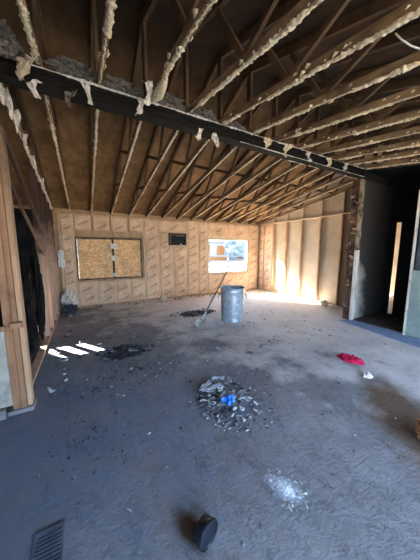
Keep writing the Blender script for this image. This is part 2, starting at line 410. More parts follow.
# boarded window : frame + two boards
w = struct(empty('window_1', (0,0,0)))
mb = MB(); x0,x1,z0,z1 = W1; y0,y1 = 6.715,6.80
for bx in ((x0,x1,z0,z0+.025),(x0,x1,z1-.05,z1),(x0,x0+.03,z0+.025,z1-.05),(x1-.03,x1,z0+.025,z1-.05)):
    mb.box(bx[0],bx[1],y0,y1,bx[2],bx[3])
mb.build('window_frame', M['frame_brown'], w)
mb = MB(); mb.box(.672,.718,6.72,6.762,z0+.025,z1-.05); mb.build('mullion', M['frame_dark'], w)
for a, bb, l in ((-.148,.693,'left of the two flaky particle boards covering the wide window'), (.697,1.428,'right of the two flaky particle boards covering the wide window')):
    mb = MB(); cx=(a+bb)/2; n=14
    mb.box(a-cx, bb-cx, 0, .014, 0, 1.036)
    o = mb.build('particle_board', M['osb']); o.location = (cx, 6.765, .744); tag(o, l, 'board', 'boards covering the wide window')
# small dark window
w = struct(empty('window_2'))
x0,x1,z0,z1 = W2
mb = MB()
for bx in ((x0,x1,z0,z0+.04),(x0,x1,z1-.04,z1),(x0,x0+.04,z0+.04,z1-.04),(x1-.04,x1,z0+.04,z1-.04)):
    mb.box(bx[0],bx[1],6.68,6.80,bx[2],bx[3])
mb.build('window_frame', M['frame_dark'], w)
mb = MB(); mb.box(x0+.04,x1-.04,6.74,6.748,z0+.04,z1-.04); mb.build('pane', M['pane'], w)
mb = MB()
for bx in ((x0+.04,x0+.075,z0+.04,z1-.04),(x0+.075,x1-.04,z1-.075,z1-.04)): mb.box(bx[0],bx[1],6.72,6.738,bx[2],bx[3])
mb.build('sash', M['frame_brown'], w)
mb = MB(); mb.box(x0-.01,x1+.02,6.66,6.679,z0-.03,z0+.005); mb.build('window_sill', M['stud_pale'], w)
# bright open window
w = struct(empty('window_3'))
x0,x1,z0,z1 = W3
mb = MB()
for bx in ((x0,x1,z0,z0+.025),(x0,x1,z1-.025,z1),(x0,x0+.025,z0+.025,z1-.025),(x1-.025,x1,z0+.025,z1-.025)):
    mb.box(bx[0],bx[1],6.72,6.83,bx[2],bx[3])
mb.build('window_frame', M['white_edge'], w)

# ------------------------------------------------------------------ insulation batts with printed script
def batt(x0, x1, z0, z1, label, plane='y', c=6.708, marks=True, puff=.02, seed=0, mat='kraft', mk=.27):
    """paper-faced batt filling a bay; bulging wrinkled face, printed slanted script in brown ink"""
    rnd = random.Random(seed); W = x1-x0; Hh = z1-z0
    nx = max(4, int(W/.045)); nzv = max(4, int(Hh/.06)); mb = MB()
    def fy(u, v):   # out-of-plane offset, negative = toward the room
        e = min(1, 6*min(u, 1-u))*min(1, 8*min(v, 1-v)) if min(u,v,1-u,1-v) > 0 else 0
        nn = noise.noise(Vector((u*W*5+seed*3.1, v*Hh*3, seed)))
        return -(puff*.4 + puff*nn)*e
    fr = [[mb.bm.verts.new((u*W-W/2, fy(u, v), v*Hh)) for u in [i/nx for i in range(nx+1)]] for v in [j/nzv for j in range(nzv+1)]]
    for j in range(nzv):
        for i in range(nx):
            f = mb.bm.faces.new((fr[j][i], fr[j][i+1], fr[j+1][i+1], fr[j+1][i])); f.smooth = True
    D = .074
    bk = [mb.bm.verts.new(p) for p in ((-W/2,D,0),(W/2,D,0),(W/2,D,Hh),(-W/2,D,Hh))]
    mb.bm.faces.new(bk)
    mb.bm.faces.new([bk[0], bk[1]] + fr[0][::-1]); mb.bm.faces.new([bk[3], bk[2]] + fr[-1][::-1])
    mb.bm.faces.new([bk[0], bk[3]] + [fr[j][0] for j in range(nzv, -1, -1)]); mb.bm.faces.new([bk[1], bk[2]] + [fr[j][-1] for j in range(nzv, -1, -1)])
    if marks:
        L = min(mk, W*.72); step = .27; z = rnd.uniform(.08, .2)
        while z < Hh-.08:
            cx = rnd.uniform(-.02, .02); ang = rnd.uniform(.42, .56); ca, sa = math.cos(ang), math.sin(ang)
            def P(s, t):
                x = cx + s*ca - t*sa; zz = z + s*sa + t*ca
                uu = min(.999, max(.001, x/W+.5)); vv = min(.999, max(.001, zz/Hh))
                return Vector((x, fy(uu, vv)-.0035, zz))
            if z + L/2*sa < Hh-.02 and z - L/2*sa > .02:
                n = 22; prev = None
                for k in range(n+1):
                    s = -L/2 + L*k/n
                    a = (.024 if k < 3 else .011)*math.sin(k*1.9+seed) + .004
                    cur = (P(s, a+.0075), P(s, a-.0075))
                    if prev:
                        f = mb.bm.faces.new([mb.bm.verts.new(q) for q in (prev[0], prev[1], cur[1], cur[0])]); f.material_index = 1
                    prev = cur
                f = mb.bm.faces.new([mb.bm.verts.new(q) for q in (P(-L*.1,-.028), P(L*.42,-.026), P(L*.42,-.034), P(-L*.1,-.034))]); f.material_index = 1
            z += step*rnd.uniform(.93, 1.07)
    me_o = mb.build('insulation_batt', [M[mat], M['ink']])
    if plane == 'y': me_o.location = ((x0+x1)/2, c, z0)
    else: me_o.location = (c, (x0+x1)/2, z0); me_o.rotation_euler.z = -PI/2
    return tag(me_o, label, 'insulation', 'paper-faced insulation batts')
B = [(-.479,-.236,.04,2.398,'tall paper-faced insulation batt filling the bay at the left corner of the back wall'),
 (-.194,.200,1.994,2.398,'first from the left of four short insulation batts above the boarded window'),
 (.240,.640,1.994,2.398,'second from the left of four short insulation batts above the boarded window'),
 (.680,1.100,1.994,2.398,'third from the left of four short insulation batts above the boarded window'),
 (1.140,1.510,1.994,2.398,'rightmost of four short insulation batts above the boarded window'),
 (-.194,.260,.04,.672,'first from the left of four low insulation batts under the boarded window'),
 (.300,.700,.04,.672,'second from the left of four low insulation batts under the boarded window'),
 (.740,1.100,.04,.672,'third from the left of four low insulation batts under the boarded window'),
 (1.140,1.510,.04,.672,'rightmost of four low insulation batts under the boarded window'),
 (1.551,1.950,.04,2.398,'tall insulation batt in the first bay right of the boarded window'),
 (1.990,2.399,.04,1.60,'insulation batt below the left half of the small dark window'),
 (2.439,2.860,.04,1.60,'insulation batt below the right half of the small dark window'),
 (1.990,2.860,2.07,2.398,'short wide insulation batt above the small dark window'),
 (1.990,2.265,1.634,2.028,'narrow scrap of insulation batt left of the small dark window'),
 (2.900,3.260,.04,2.398,'tall insulation batt in the first bay right of the small dark window'),
 (3.300,3.600,.04,2.398,'tall insulation batt in the bay left of the bright open window'),
 (3.642,4.20,.04,.670,'left of three low insulation batts under the bright open window'),
 (4.205,4.76,.04,.670,'middle of three low insulation batts under the bright open window'),
 (4.765,5.324,.04,.670,'right of three low insulation batts under the bright open window'),
 (3.642,4.48,1.962,2.398,'left of two insulation batts above the bright open window'),
 (4.485,5.324,1.962,2.398,'right of two insulation batts above the bright open window'),
 (5.366,5.75,.04,2.398,'tall insulation batt between the bright open window and the right corner')]
for i, (a, bb, c, d, l) in enumerate(B): batt(a, bb, c, d, l, seed=i+1)

# right wall
board('top_plate', XR, XR+.088, 2.83, 6.695, 2.40, 2.438, M['stud_pale'], 'long wooden top plate running along the right wall with short studs above', 'plate')
board('bottom_plate', XR, XR+.088, 2.83, 6.695, 0, .038, M['stud_pale'], 'long wooden bottom plate on the floor along the right wall', 'plate')
rs = [6.40, 5.95, 5.37, 4.77, 4.15, 3.54, 3.02]
ol = ['first','second','third','fourth','fifth','sixth','seventh']
for i, y in enumerate(rs):
    board('wall_stud', XR, XR+.088, y-.019, y+.019, .04, 2.398, M['stud'], f'{ol[i]} wooden stud of the right wall counted from the back corner', 'stud', 'studs of the right wall')
for i, y in enumerate(rs[1:]):
    zt = chz(y)-.005
    if zt > 2.5:
        board('gable_stud', XR, XR+.088, y-.019, y+.019, 2.44, zt, M['stud_pale'], f'{ol[i]} short stud on top of the right wall plate counted from the back', 'stud', 'short studs above the right wall plate')
batt(6.42, 6.66, .04, 2.398, 'crumpled insulation batt in the corner bay of the right wall', 'x', XR+.012, seed=41, puff=.04)
batt(5.97, 6.38, .04, 2.398, 'crumpled insulation batt in the second bay of the right wall from the corner', 'x', XR+.012, seed=42, puff=.05)

# left wall : scorched studs
ls = [6.55, 6.08, 5.60, 5.10, 4.60]
for i, y in enumerate(ls):
    board('wall_stud', -.68, -.592, y-.019, y+.019, .04, chz(y)-.03, M['stud_burnt'], f'{ol[i] if i<7 else "eighth"} scorched stud of the left wall counted from the back corner', 'stud', 'scorched studs of the left wall')
board('bottom_plate', -.68, -.592, 2.75, 6.69, 0, .038, M['stud_burnt'], 'scorched bottom plate on the floor along the left wall', 'plate')
# braces and strips sagging at the top of the left wall
def strip(name, pts, w, h, mat, label, cat):
    mb = MB()
    for i in range(len(pts)-1): mb.bar(pts[i], pts[i+1], w, h)
    return tag(recenter(mb.build(name, mat)), label, cat)
strip('diagonal_brace', [(-.577,2.70,2.60),(-.577,4.62,1.80)], .03, .08, M['stud_burnt'], 'burnt diagonal brace board high on the left wall', 'brace')
strip('diagonal_brace', [(-.575,2.72,2.18),(-.575,4.60,1.42)], .02, .05, M['stud_burnt'], 'lower burnt diagonal brace board on the left wall near the post', 'brace')
# charred upright lump of insulation in the left wall
def blob_column(name, pts, r, mat, label, cat, seed=1, n=10):
    rnd = random.Random(seed); P=[]; R=[]
    seg = 26
    for k in range(seg+1):
        f = k/seg*(len(pts)-1); i = min(int(f), len(pts)-2); u = f-i
        p = Vector(pts[i]).lerp(Vector(pts[i+1]), u)
        P.append(p + Vector((rnd.uniform(-1,1), rnd.uniform(-1,1), 0))*r*.2); R.append(r*rnd.uniform(.7,1.15)*(1 if 0<k<seg else .35))
    mb = MB(); mb.tube(P, R, n)
    return tag(recenter(mb.build(name, mat)), label, cat)

# corner post of the left stub
p = empty('corner_post', (-.60, 2.56, 0)); tag(p, 'built-up orange-brown wooden post at the end of the left partition', 'post')
mb = MB(); mb.box(-.060,.0,-.02,.07,.04,2.62); mb.build('wide_stud', M['post'], p, .004)
mb = MB(); mb.box(.002,.040,-.03,.065,.04,2.66); mb.build('front_stud', M['post'], p, .004)
mb = MB(); mb.box(.042,.078,-.005,.09,.04,2.50); mb.build('side_stud', M['post_pale'], p, .004)
mb = MB(); mb.box(-.10,.092,-.04,.11,0,.038); mb.build('base_plate', M['dusty'], p, .004)
board('blocking', -3.1, -.64, 2.50, 2.532, .80, .845, M['post'], 'horizontal wooden blocking rail above the grimy white panel at left', 'rail')
board('bottom_plate', -3.1, -.705, 2.49, 2.532, 0, .085, M['dusty'], 'dusty wooden base strip under the grimy white panel at left', 'plate')
o = board('blocking', -.60, -.52, 2.475, 2.525, .82, .87, M['post'], 'short blocking offcut nailed across the orange corner post', 'blocking')
# post under the right end of the beam
p = empty('beam_post', (4.85, 2.70, 0)); tag(p, 'burnt built-up post carrying the right end of the black beam', 'post')
mb = MB(); mb.box(0,.09,.05,.10,.02,2.90); mb.build('rear_stud', M['post_burnt'], p, .004)
mb = MB(); mb.box(0,.09,.0,.046,.02,2.90); mb.build('middle_stud', M['post_burnt'], p, .004)
mb = MB(); mb.box(0,.09,-.05,-.004,.02,2.90); mb.build('front_stud', M['post_burnt'], p, .004)
rn = random.Random(9); mb = MB(); z = .03
mb2 = MB()
while z < 2.86:
    h = rn.uniform(.08,.2); ww = rn.uniform(.0,.012)
    mb2.box(-.012, .1, -.085-ww, -.052, z, min(2.88, z+h), 0 if z < 1.45 else 1); z += h
mb2.build('drywall_edge', [M['white_edge'], M['edge_burnt']], p)
rn = random.Random(5); mb = MB()
for k in range(16):
    z = .3+k*.15+rn.uniform(-.04,.04); y=rn.uniform(-.03,.08)
    mb.bar((-.012, y-.03, z), (-.012, y+.05, z+rn.uniform(-.01,.06)), .014, rn.uniform(.015,.05))
mb.build('splinter', M['edge_burnt'], p)

# ------------------------------------------------------------------ beam
p = empty('ridge_beam', (0, 2.69, 2.925)); tag(p, 'long charred black beam crossing the ceiling under the trusses', 'beam')
def charred_beam():
    mb = MB(); n = 180; X0, X1 = -1.6, 4.95; rings = []
    for i in range(n+1):
        x = X0+(X1-X0)*i/n; r = []
        for (y, z) in ((-.07,0),(-.03,0),(.03,0),(.07,0),(.07,.07),(.07,.135),(0,.135),(-.07,.135),(-.07,.10),(-.058,.095),(-.058,.055),(-.07,.05)):
            j = noise.noise(Vector((x*5, y*30, z*30)))*.013
            jj = j if z > .01 or True else 0
            r.append(mb.bm.verts.new((x, y+jj, z+(abs(j)*.7 if z < .05 else (-abs(j)*.3 if z > .16 else j*.4)))))
        rings.append(r)
    m = len(rings[0])
    for i in range(n):
        for k in range(m):
            mb.bm.faces.new((rings[i][k], rings[i][(k+1)%m], rings[i+1][(k+1)%m], rings[i+1][k]))
    mb.bm.faces.new(rings[0]); mb.bm.faces.new(rings[-1])
    return mb.build('beam_timber', M['char'], p)
charred_beam()
def residue(mb, A, Bp, w, h, seed, seg=.03, drop=0.0, gap=.0, flat=.9):
    """lumpy crust clinging under an edge from A to B"""
    rnd = random.Random(seed); A = Vector(A); Bp = Vector(Bp); L = (Bp-A).length; d = (Bp-A)/L
    sd = d.cross(Vector((0,0,1))).normalized(); n = int(L/seg); rings = []
    for i in range(n+1):
        q = A + d*(L*i/n)
        k = .55 + .6*abs(noise.noise(q*6+Vector((seed,0,0)))) + rnd.uniform(-.12,.25)
        if noise.noise(q*1.7+Vector((0,seed,0))) < gap: k *= .35
        ww = w*k*rnd.uniform(.8,1.15); hh = h*k*rnd.uniform(.6,1.3); off = sd*rnd.uniform(-.25,.25)*w
        c = [mb.bm.verts.new(q+off+sd*a*ww+Vector((0,0,bz*hh))) for a, bz in ((-1,.3),(-.9,-.5),(-.3,-1),(.35,-.9),(.95,-.45),(1,.3))]
        rings.append(c)
    for i in range(n):
        for k in range(6):
            f = mb.bm.faces.new((rings[i][k], rings[i][(k+1)%6], rings[i+1][(k+1)%6], rings[i+1][k])); f.smooth = rnd.random() < .4
    mb.bm.faces.new(rings[0]); mb.bm.faces.new(rings[-1])
mb = MB(); residue(mb, (-.4,-.075,.138), (4.9,-.075,.138), .016, .014, 3, .025, gap=.08)
residue(mb, (1.9,-.072,.0), (4.9,-.072,.0), .012, .010, 8, .03, gap=.02)
residue(mb, (2.2,.07,.01), (4.9,.07,.01), .016, .014, 9, .03, gap=.0)
mb.build('white_crust', M['residue_white'], p)

# ------------------------------------------------------------------ trusses
CW = .038
def half_pts(s):
    YH = RY + s*4.12
    bc = lambda f: Vector((0, RY + s*(4.12*(1-f)), 0))
    return YH
truss_src = None
def make_truss():
    r = empty('roof_truss', (0, 0, 0))
    for s in (1, -1):
        ye = RY + s*4.12
        a = (0, RY, chz(RY)+.033); b_ = (0, ye, chz(ye)+.033)
        mb = MB(); mb.bar(a, b_, CW, .064); mb.build('bottom_chord', M['chord'], r)
        at_ = (0, RY, dkz(RY)-.048); bt = (0, RY+s*4.12, dkz(RY+4.12)-.048)
        mb = MB(); mb.bar(at_, bt, CW, .088); mb.build('top_chord', M['web'], r)
        def bp(f): y = RY+s*4.0*f; return (0, y, chz(y)+.055)
        def tp(f): y = RY+s*4.0*f; return (0, y, dkz(y)-.095)
        for u, v in ((.28,.18), (.28,.45), (.55,.45), (.55,.70), (.78,.70)):
            mb = MB(); mb.bar(bp(u), tp(v), .030, .048); mb.build('web', M['web'], r)
    mb = MB(); mb.bar((0,RY,RZ+.06), (0,RY,dkz(RY)-.1), .034, .08); mb.build('web', M['web'], r)
    return r
T0 = make_truss()
TX = [-.60, -.24] + [-.24+.47*k for k in range(1, 14)]
ords = ['leftmost','second from the left','third from the left','fourth from the left','fifth from the left','sixth from the left','seventh from the left','eighth from the left','ninth from the left','tenth from the left','eleventh from the left','fifth from the right','fourth from the right','third from the right','second from the right','rightmost']
for i, x in enumerate(TX):
    r = T0 if i == 0 else copy_tree(T0)
    if i == len(TX)-1: x = 5.845
    r.location = (x, 0, 0)
    where = 'over the left wall' if i == 0 else ('over the right wall' if i == len(TX)-1 else 'its lower edge crusted with cream insulation')
    tag(r, f'{ords[i] if i < 10 else ords[i+1]} sloping wooden roof truss, {where}', 'truss', 'roof trusses')
for i, r in enumerate([o for o in COL.objects if o.name.startswith('roof_truss')]):
    x = r.location.x
    mb = MB()
    w = .021 if i else .030
    residue(mb, (0,-1.25,chz(-1.25)-.002), (0,RY-.12,chz(RY-.12)-.002), w*1.35, .022, 11+i, .016, gap=-.12)
    residue(mb, (0,RY+.12,chz(RY+.12)-.002), (0,6.66,chz(6.66)-.002), w*.92 , .007 if i else .03, 31+i, .03, gap=-.3)
    # clinging chunks on the chord flanks
    rnd = random.Random(100+i)
    for k in range(60):
        y = rnd.uniform(-1.1, RY-.15) if k < 44 else rnd.uniform(RY+.2, 6.3)
        s = rnd.choice((-1,1)); q = Vector((s*(CW/2+.004), y, chz(y)+rnd.uniform(0,.05)))
        a = rnd.uniform(.005,.017)*(1 if k<32 else .6)
        mb.tube([q+Vector((0,-a*1.6,0)), q+Vector((s*a*.3,-a*.3,a*.3)), q+Vector((0,a*1.5,-a*.5))], [a*.3, a, a*.3], 6)
    o = mb.build('insulation_crust', M['residue_white'] if i == 0 else M['residue'], r)

# scraps hanging from the beam and chords
def scrap(name, loc, size, mat, label, cat, seed, group=None, droop=1.0):
    """torn flap: irregular crumpled sheet with thickness"""
    rnd = random.Random(seed); w, h = size; mb = MB(); n = 5; m = 7; g0 = []; g1 = []
    for j in range(m+1):
        v = j/m; a = []; c = []
        ww = w*(1-.55*v+.3*math.sin(v*5+seed))*.5; cx = w*.25*math.sin(v*4+seed*2)
        for i in range(n+1):
            u = i/n*2-1
            pz = Vector((cx+u*ww, noise.noise(Vector((u*1.5, v*4, seed)))*w*.5, -v*h+rnd.uniform(-.06,.06)*h))
            a.append(mb.bm.verts.new(pz+Vector((0,-.004,0)))); c.append(mb.bm.verts.new(pz+Vector((0,.004,0))))
        g0.append(a); g1.append(c)
    for j in range(m):
        for i in range(n):
            mb.bm.faces.new((g0[j][i], g0[j][i+1], g0[j+1][i+1], g0[j+1][i])); mb.bm.faces.new((g1[j][i], g1[j+1][i], g1[j+1][i+1], g1[j][i+1]))
    for j in range(m):
        mb.bm.faces.new((g0[j][0], g0[j+1][0], g1[j+1][0], g1[j][0])); mb.bm.faces.new((g0[j][n], g1[j][n], g1[j+1][n], g0[j+1][n]))
    for i in range(n):
        mb.bm.faces.new((g0[0][i], g1[0][i], g1[0][i+1], g0[0][i+1])); mb.bm.faces.new((g0[m][i], g0[m][i+1], g1[m][i+1], g1[m][i]))
    o = mb.build(name, mat, smooth=False); o.location = loc; o.rotation_euler.z = -.5
    return tag(o, label, cat, group)
bY = 2.602
hang = [(-.02,.09,.13,'residue_grey','small grey shred hanging from the black beam left of the long white one'),
        (.13,.075,.20,'residue_white','long white shred hanging from the left part of the black beam'),
        (.60,.09,.15,'residue_white','white shred hanging off the beam where the fourth truss crosses'),
        (1.30,.07,.12,'residue_white','short white shred hanging under the beam, middle of three'),
        (1.52,.08,.16,'residue_white','white shred hanging under the beam, right of the short one'),
        (2.35,.10,.14,'residue','tan shred hanging off the middle of the beam'),
        (2.75,.11,.17,'residue','large tan tangle hanging off the beam right of its middle'),
        (3.25,.10,.15,'residue_white','pale shred hanging off the beam right of the large tan tangle'),
        (3.75,.10,.14,'residue','tan shred hanging off the right third of the beam'),
        (4.25,.09,.12,'residue_white','pale shred hanging near the right end of the beam')]
for i, (x, w_, h_, mt, l) in enumerate(hang):
    scrap('insulation_scrap', (x, bY, 3.06 if i in (1,2,5,6,7,8,9) else 2.93), (w_, h_), M[mt], l, 'insulation', 20+i, 'shreds hanging from the beam')
scrap('paper_scrap', (-.335, 2.50, 3.03), (.12,.16), M['beige_paper'], 'beige paper flap hanging at the left end of the beam', 'paper', 51)
scrap('insulation_scrap', (-.28, 2.60, 2.93), (.10,.13), M['residue_white'], 'curled white shred under the left end of the beam', 'insulation', 52)
# clumps lying on the beam between the trusses
def clump(loc, r, mat, label, seed, name='insulation_clump', cat='insulation', group=None, sub=3, sq=(1,1,1), rough=.45):
    mb = MB(); bmesh.ops.create_icosphere(mb.bm, subdivisions=sub, radius=1)
    for v in mb.bm.verts:
        nn = 1 + rough*noise.noise(v.co*2.2+Vector((seed,0,0))) + rough*.6*noise.noise(v.co*6+Vector((0,seed,0)))
        v.co = Vector((v.co.x*r*sq[0], v.co.y*r*sq[1], v.co.z*r*sq[2]))*nn
    zm = min(v.co.z for v in mb.bm.verts)
    for v in mb.bm.verts: v.co.z -= zm
    o = mb.build(name, mat); o.location = loc; return tag(o, label, cat, group)
cl = [(-.50,.11,'leftmost of the grey burnt insulation clumps on top of the beam'),(-.0,.13,'second from the left grey burnt insulation clump on top of the beam'),(.46,.12,'third from the left grey burnt insulation clump on top of the beam'),
      (.93,.13,'fourth from the left grey burnt insulation clump on top of the beam'),(1.41,.10,'fifth from the left grey burnt insulation clump on top of the beam'),(1.88,.08,'rightmost of the grey burnt insulation clumps on top of the beam')]
for i, (x, r, l) in enumerate(cl):
    clump((x, 2.66, 3.055), r*.8, M['residue_grey'], l, i+2, group='clumps on the beam', sub=4, sq=(1.55,.55,.62), rough=.9)
clump((-.46, 2.45, 2.96), .10, M['residue_grey'], 'grey tangle of burnt insulation at the top of the left partition', 12, sub=4, sq=(1,.6,1), rough=.7)

clump((-.66,3.42,.045), .085, M['char'], 'black charred remains of a batt standing between the left wall studs', 63, 'charred_batt', sub=4, sq=(1,1.9,6.0), rough=.55)
clump((-.66,4.28,.045), .10, M['char'], 'black charred batt slumped beside the foremost scorched stud of the left wall', 65, 'charred_batt', sub=4, sq=(.6,1.4,6.3), rough=.5)
clump((-.86,3.05,.002), .11, M['char'], 'tall black charred batt standing behind the left corner post', 64, 'charred_batt', sub=4, sq=(1,1.9,11), rough=.5)
# foam tongue hanging along the fourth truss
mb = MB()
mb.tube([(0,-.42,-.015),(0.005,-.30,-.02),(.01,-.14,-.03),(.0,.0,-.02),(-.01,.10,-.01),(-.01,.16,-.005)], [.006,.034,.048,.034,.014,.004], 10)
o = mb.build('insulation_scrap', M['residue']); o.location = (.70, 2.42, chz(2.42)-.035); o.rotation_euler.x = SL
tag(o, 'long yellowish foam tongue hanging under a truss just before the beam', 'insulation')
scrap('insulation_scrap', (.60, 2.28, 3.03), (.10,.20), M['residue_white'], 'white ragged shred beside the yellowish foam tongue', 'insulation', 66)
# cable
mb = MB(); mb.tube([(0,0,0),(.01,-.03,-.05),(.04,-.07,-.10),(.09,-.12,-.14),(.16,-.17,-.16),(.22,-.2,-.13)], .0045, 8)
o = mb.build('cable', M['cable']); o.location = (1.70,.80,2.775); tag(o, 'thin pale cable drooping between trusses at the top right', 'cable')
# dangling crust strands down the left wall top
rnd = random.Random(77); 
for k, (y, L, l) in enumerate([(2.75,.30,'foremost'),(3.0,.26,'second from the front'),(3.3,.22,'third from the front'),(3.7,.18,'fourth from the front'),(4.2,.16,'fifth from the front'),(4.9,.14,'rearmost')]):
    scrap('insulation_scrap', (-.54, y, chz(y)-.02), (.045, L), M['residue_white'], f'{l} pale shred hanging from the truss over the left wall', 'insulation', 80+k, 'shreds over the left wall')

# ------------------------------------------------------------------ papers stuck on the back wall
def sheet(loc, w, h, mat, label, seed, rx=PI/2, rz=0, cat='paper', name='paper_scrap', amp=.02, n=8):
    mb = MB(); rnd = random.Random(seed); top = []; bot = []
    for j in range(n+1):
        a = []; c = []
        for i in range(n+1):
            u, v = i/n-.5, j/n-.5
            ed = 1+.25*noise.noise(Vector((math.atan2(v, u)*1.3, seed, 0)))*(1 if max(abs(u),abs(v)) > .3 else .5)
            q = Vector((u*w*ed, v*h*ed, amp*noise.noise(Vector((u*5, v*5, seed*1.7)))+amp*.5))
            a.append(mb.bm.verts.new(q)); c.append(mb.bm.verts.new(q-Vector((0,0,.002))))
        top.append(a); bot.append(c)
    for j in range(n):
        for i in range(n):
            mb.bm.faces.new((top[j][i],top[j][i+1],top[j+1][i+1],top[j+1][i])); mb.bm.faces.new((bot[j][i],bot[j+1][i],bot[j+1][i+1],bot[j][i+1]))
    for i in range(n):
        mb.bm.faces.new((top[0][i],bot[0][i],bot[0][i+1],top[0][i+1])); mb.bm.faces.new((top[n][i],top[n][i+1],bot[n][i+1],bot[n][i]))
        mb.bm.faces.new((top[i][0],top[i+1][0],bot[i+1][0],bot[i][0])); mb.bm.faces.new((top[i][n],bot[i][n],bot[i+1][n],top[i+1][n]))
    o = mb.build(name, mat); o.location = loc; o.rotation_euler = (rx, 0, rz); return tag(o, label, cat)
sheet((.72,6.722,1.60), .16,.15, M['white_paper'], 'torn white paper piece near the top of the window mullion', 3)
sheet((.69,6.722,1.28), .12,.14, M['white_paper'], 'torn white paper piece halfway down the window mullion', 5)
sheet((.69,6.722,.82), .09,.10, M['white_paper'], 'small white paper piece at the foot of the window mullion', 9)
sheet((-.50,6.690,1.28), .14,.42, M['white_paper'], 'long torn white paper hanging in the left corner of the back wall', 6, amp=.03)
sheet((2.66,6.682,1.665), .06,.06, M['white_paper'], 'tiny white scrap on the sill of the small dark window', 8)

# ------------------------------------------------------------------ debris
def rock_mesh(name, seed, mat, long=1.0):
    mb = MB(); bmesh.ops.create_icosphere(mb.bm, subdivisions=1, radius=1)
    rnd = random.Random(seed)
    for v in mb.bm.verts:
        v.co = Vector((v.co.x*long, v.co.y*rnd.uniform(.8,1), v.co.z*.62))*rnd.uniform(.65,1.15)
    bmesh.ops.recalc_face_normals(mb.bm, faces=mb.bm.faces)
    me = bpy.data.meshes.new(name); mb.bm.to_mesh(me); mb.bm.free(); me.materials.append(mat); return me
RM = {}
for key, m in (('dark','dark_chunk'),('grey','grey_chunk'),('light','light_chunk')):
    RM[key] = [rock_mesh('rubble_chunk', s*7+hash(m)%5*0, M[m], 1+.5*(s%3)) for s in range(6)]
def put(mesh, name, x, y, z, s, rnd, label, cat, group):
    o = bpy.data.objects.new(name, mesh); COL.objects.link(o)
    o.rotation_euler = (rnd.uniform(-.4,.4), rnd.uniform(-.4,.4), rnd.uniform(0,6.28)); o.scale = (s, s*rnd.uniform(.6,1), s*rnd.uniform(.5,.9))
    o.location = (x, y, z+s*.35)
    return tag(o, label, cat, group)
def mound(name, cx, cy, rx, ry, h, mat, label, cat, seed, kind='stuff', n=34, rot=0, pw=1.3, jag=.5):
    """low heap of fines with ragged outline and a closed underside"""
    mb = MB(); rings = []; mm = 44
    top = mb.bm.verts.new((0,0,h))
    for j in range(1, n//3+1):
        f = j/(n//3); r = []
        for k in range(mm):
            a = 2*PI*k/mm; e = 1+.35*noise.noise(Vector((math.cos(a)*1.5, math.sin(a)*1.5, seed)))+.25*noise.noise(Vector((math.cos(a)*5, math.sin(a)*5, seed)))
            x = math.cos(a)*rx*f*e; y = math.sin(a)*ry*f*e
            z = h*(1-f)**pw*(1+jag*noise.noise(Vector((x*18, y*18, seed)))) + (h*.35*abs(noise.noise(Vector((x*30, y*30, seed))))*(1-f))
            r.append(mb.bm.verts.new((x, y, max(.0008, z) if f < 1 else 0)))
        rings.append(r)
    for k in range(mm):
        mb.bm.faces.new((top, rings[0][k], rings[0][(k+1)%mm]))
        for j in range(len(rings)-1):
            mb.bm.faces.new((rings[j][k], rings[j+1][k], rings[j+1][(k+1)%mm], rings[j][(k+1)%mm]))
    mb.bm.faces.new(rings[-1])
    o = mb.build(name, mat); o.location = (cx, cy, 0.0005); o.rotation_euler.z = rot
    return tag(o, label, cat, None, kind)
def heap(cx, cy, rx, ry, n, smin, smax, keys, label, group, seed, h=.05, rot=0, name='rubble_chunk', pw=.6):
    rnd = random.Random(seed)
    for i in range(n):
        a = rnd.uniform(0, 2*PI); r = rnd.random()**pw
        x = math.cos(a)*rx*r; y = math.sin(a)*ry*r
        X = cx+x*math.cos(rot)-y*math.sin(rot); Y = cy+x*math.sin(rot)+y*math.cos(rot)
        s = rnd.uniform(smin, smax)*(1.15-.5*r)
        key = rnd.choice(keys)
        put(rnd.choice(RM[key]), (('charred_crumb' if 'crumb' in name else 'charred_chunk') if key == 'dark' else name), X, Y, max(0, h*(1-r)*rnd.uniform(.2,1)), s, rnd,
            {'dark':'charred black ', 'grey':'grey ', 'light':'pale '}[key]+label, 'rubble', {'dark':'charred ', 'grey':'grey ', 'light':'pale '}[key]+group)
# round heap in the middle of the floor
mound('rubble_fines', 1.17, 1.84, .24, .24, .045, M['grey_chunk'], 'loose grey grit under the round rubble heap in mid floor', 'rubble', 5)
heap(1.15, 1.77, .33, .38, 200, .012, .036, ['grey','grey','dark','light'], 'chunk in the round rubble heap in mid floor', 'chunks of the middle heap', 11, .06)
heap(1.22, 1.70, .40, .42, 290, .007, .018, ['dark','grey','grey','light'], 'crumb scattered around the round rubble heap in mid floor', 'crumbs around the middle heap', 12, .0, pw=.4, name='rubble_crumb')
for i, (x, y, a, L, l) in enumerate([(1.05,2.0,.3,.15,'upper left'),(1.24,2.05,-.5,.14,'upper'),(1.12,1.93,.1,.17,'central'),(1.33,1.97,1.1,.13,'right'),(1.0,1.93,-.7,.11,'left')]):
    o = sheet((x, y, .055), L, .045, M['strip'], f'{l} torn pale strip lying on the middle rubble heap', 90+i, rx=.15, rz=a, cat='scrap', name='drywall_strip', amp=.02)
o = sheet((1.12,1.66,.05), .12,.10, M['blue'], 'bright blue crumpled plastic scrap on the middle rubble heap', 33, rx=.1, rz=.4, cat='plastic', name='plastic_scrap', amp=.05)
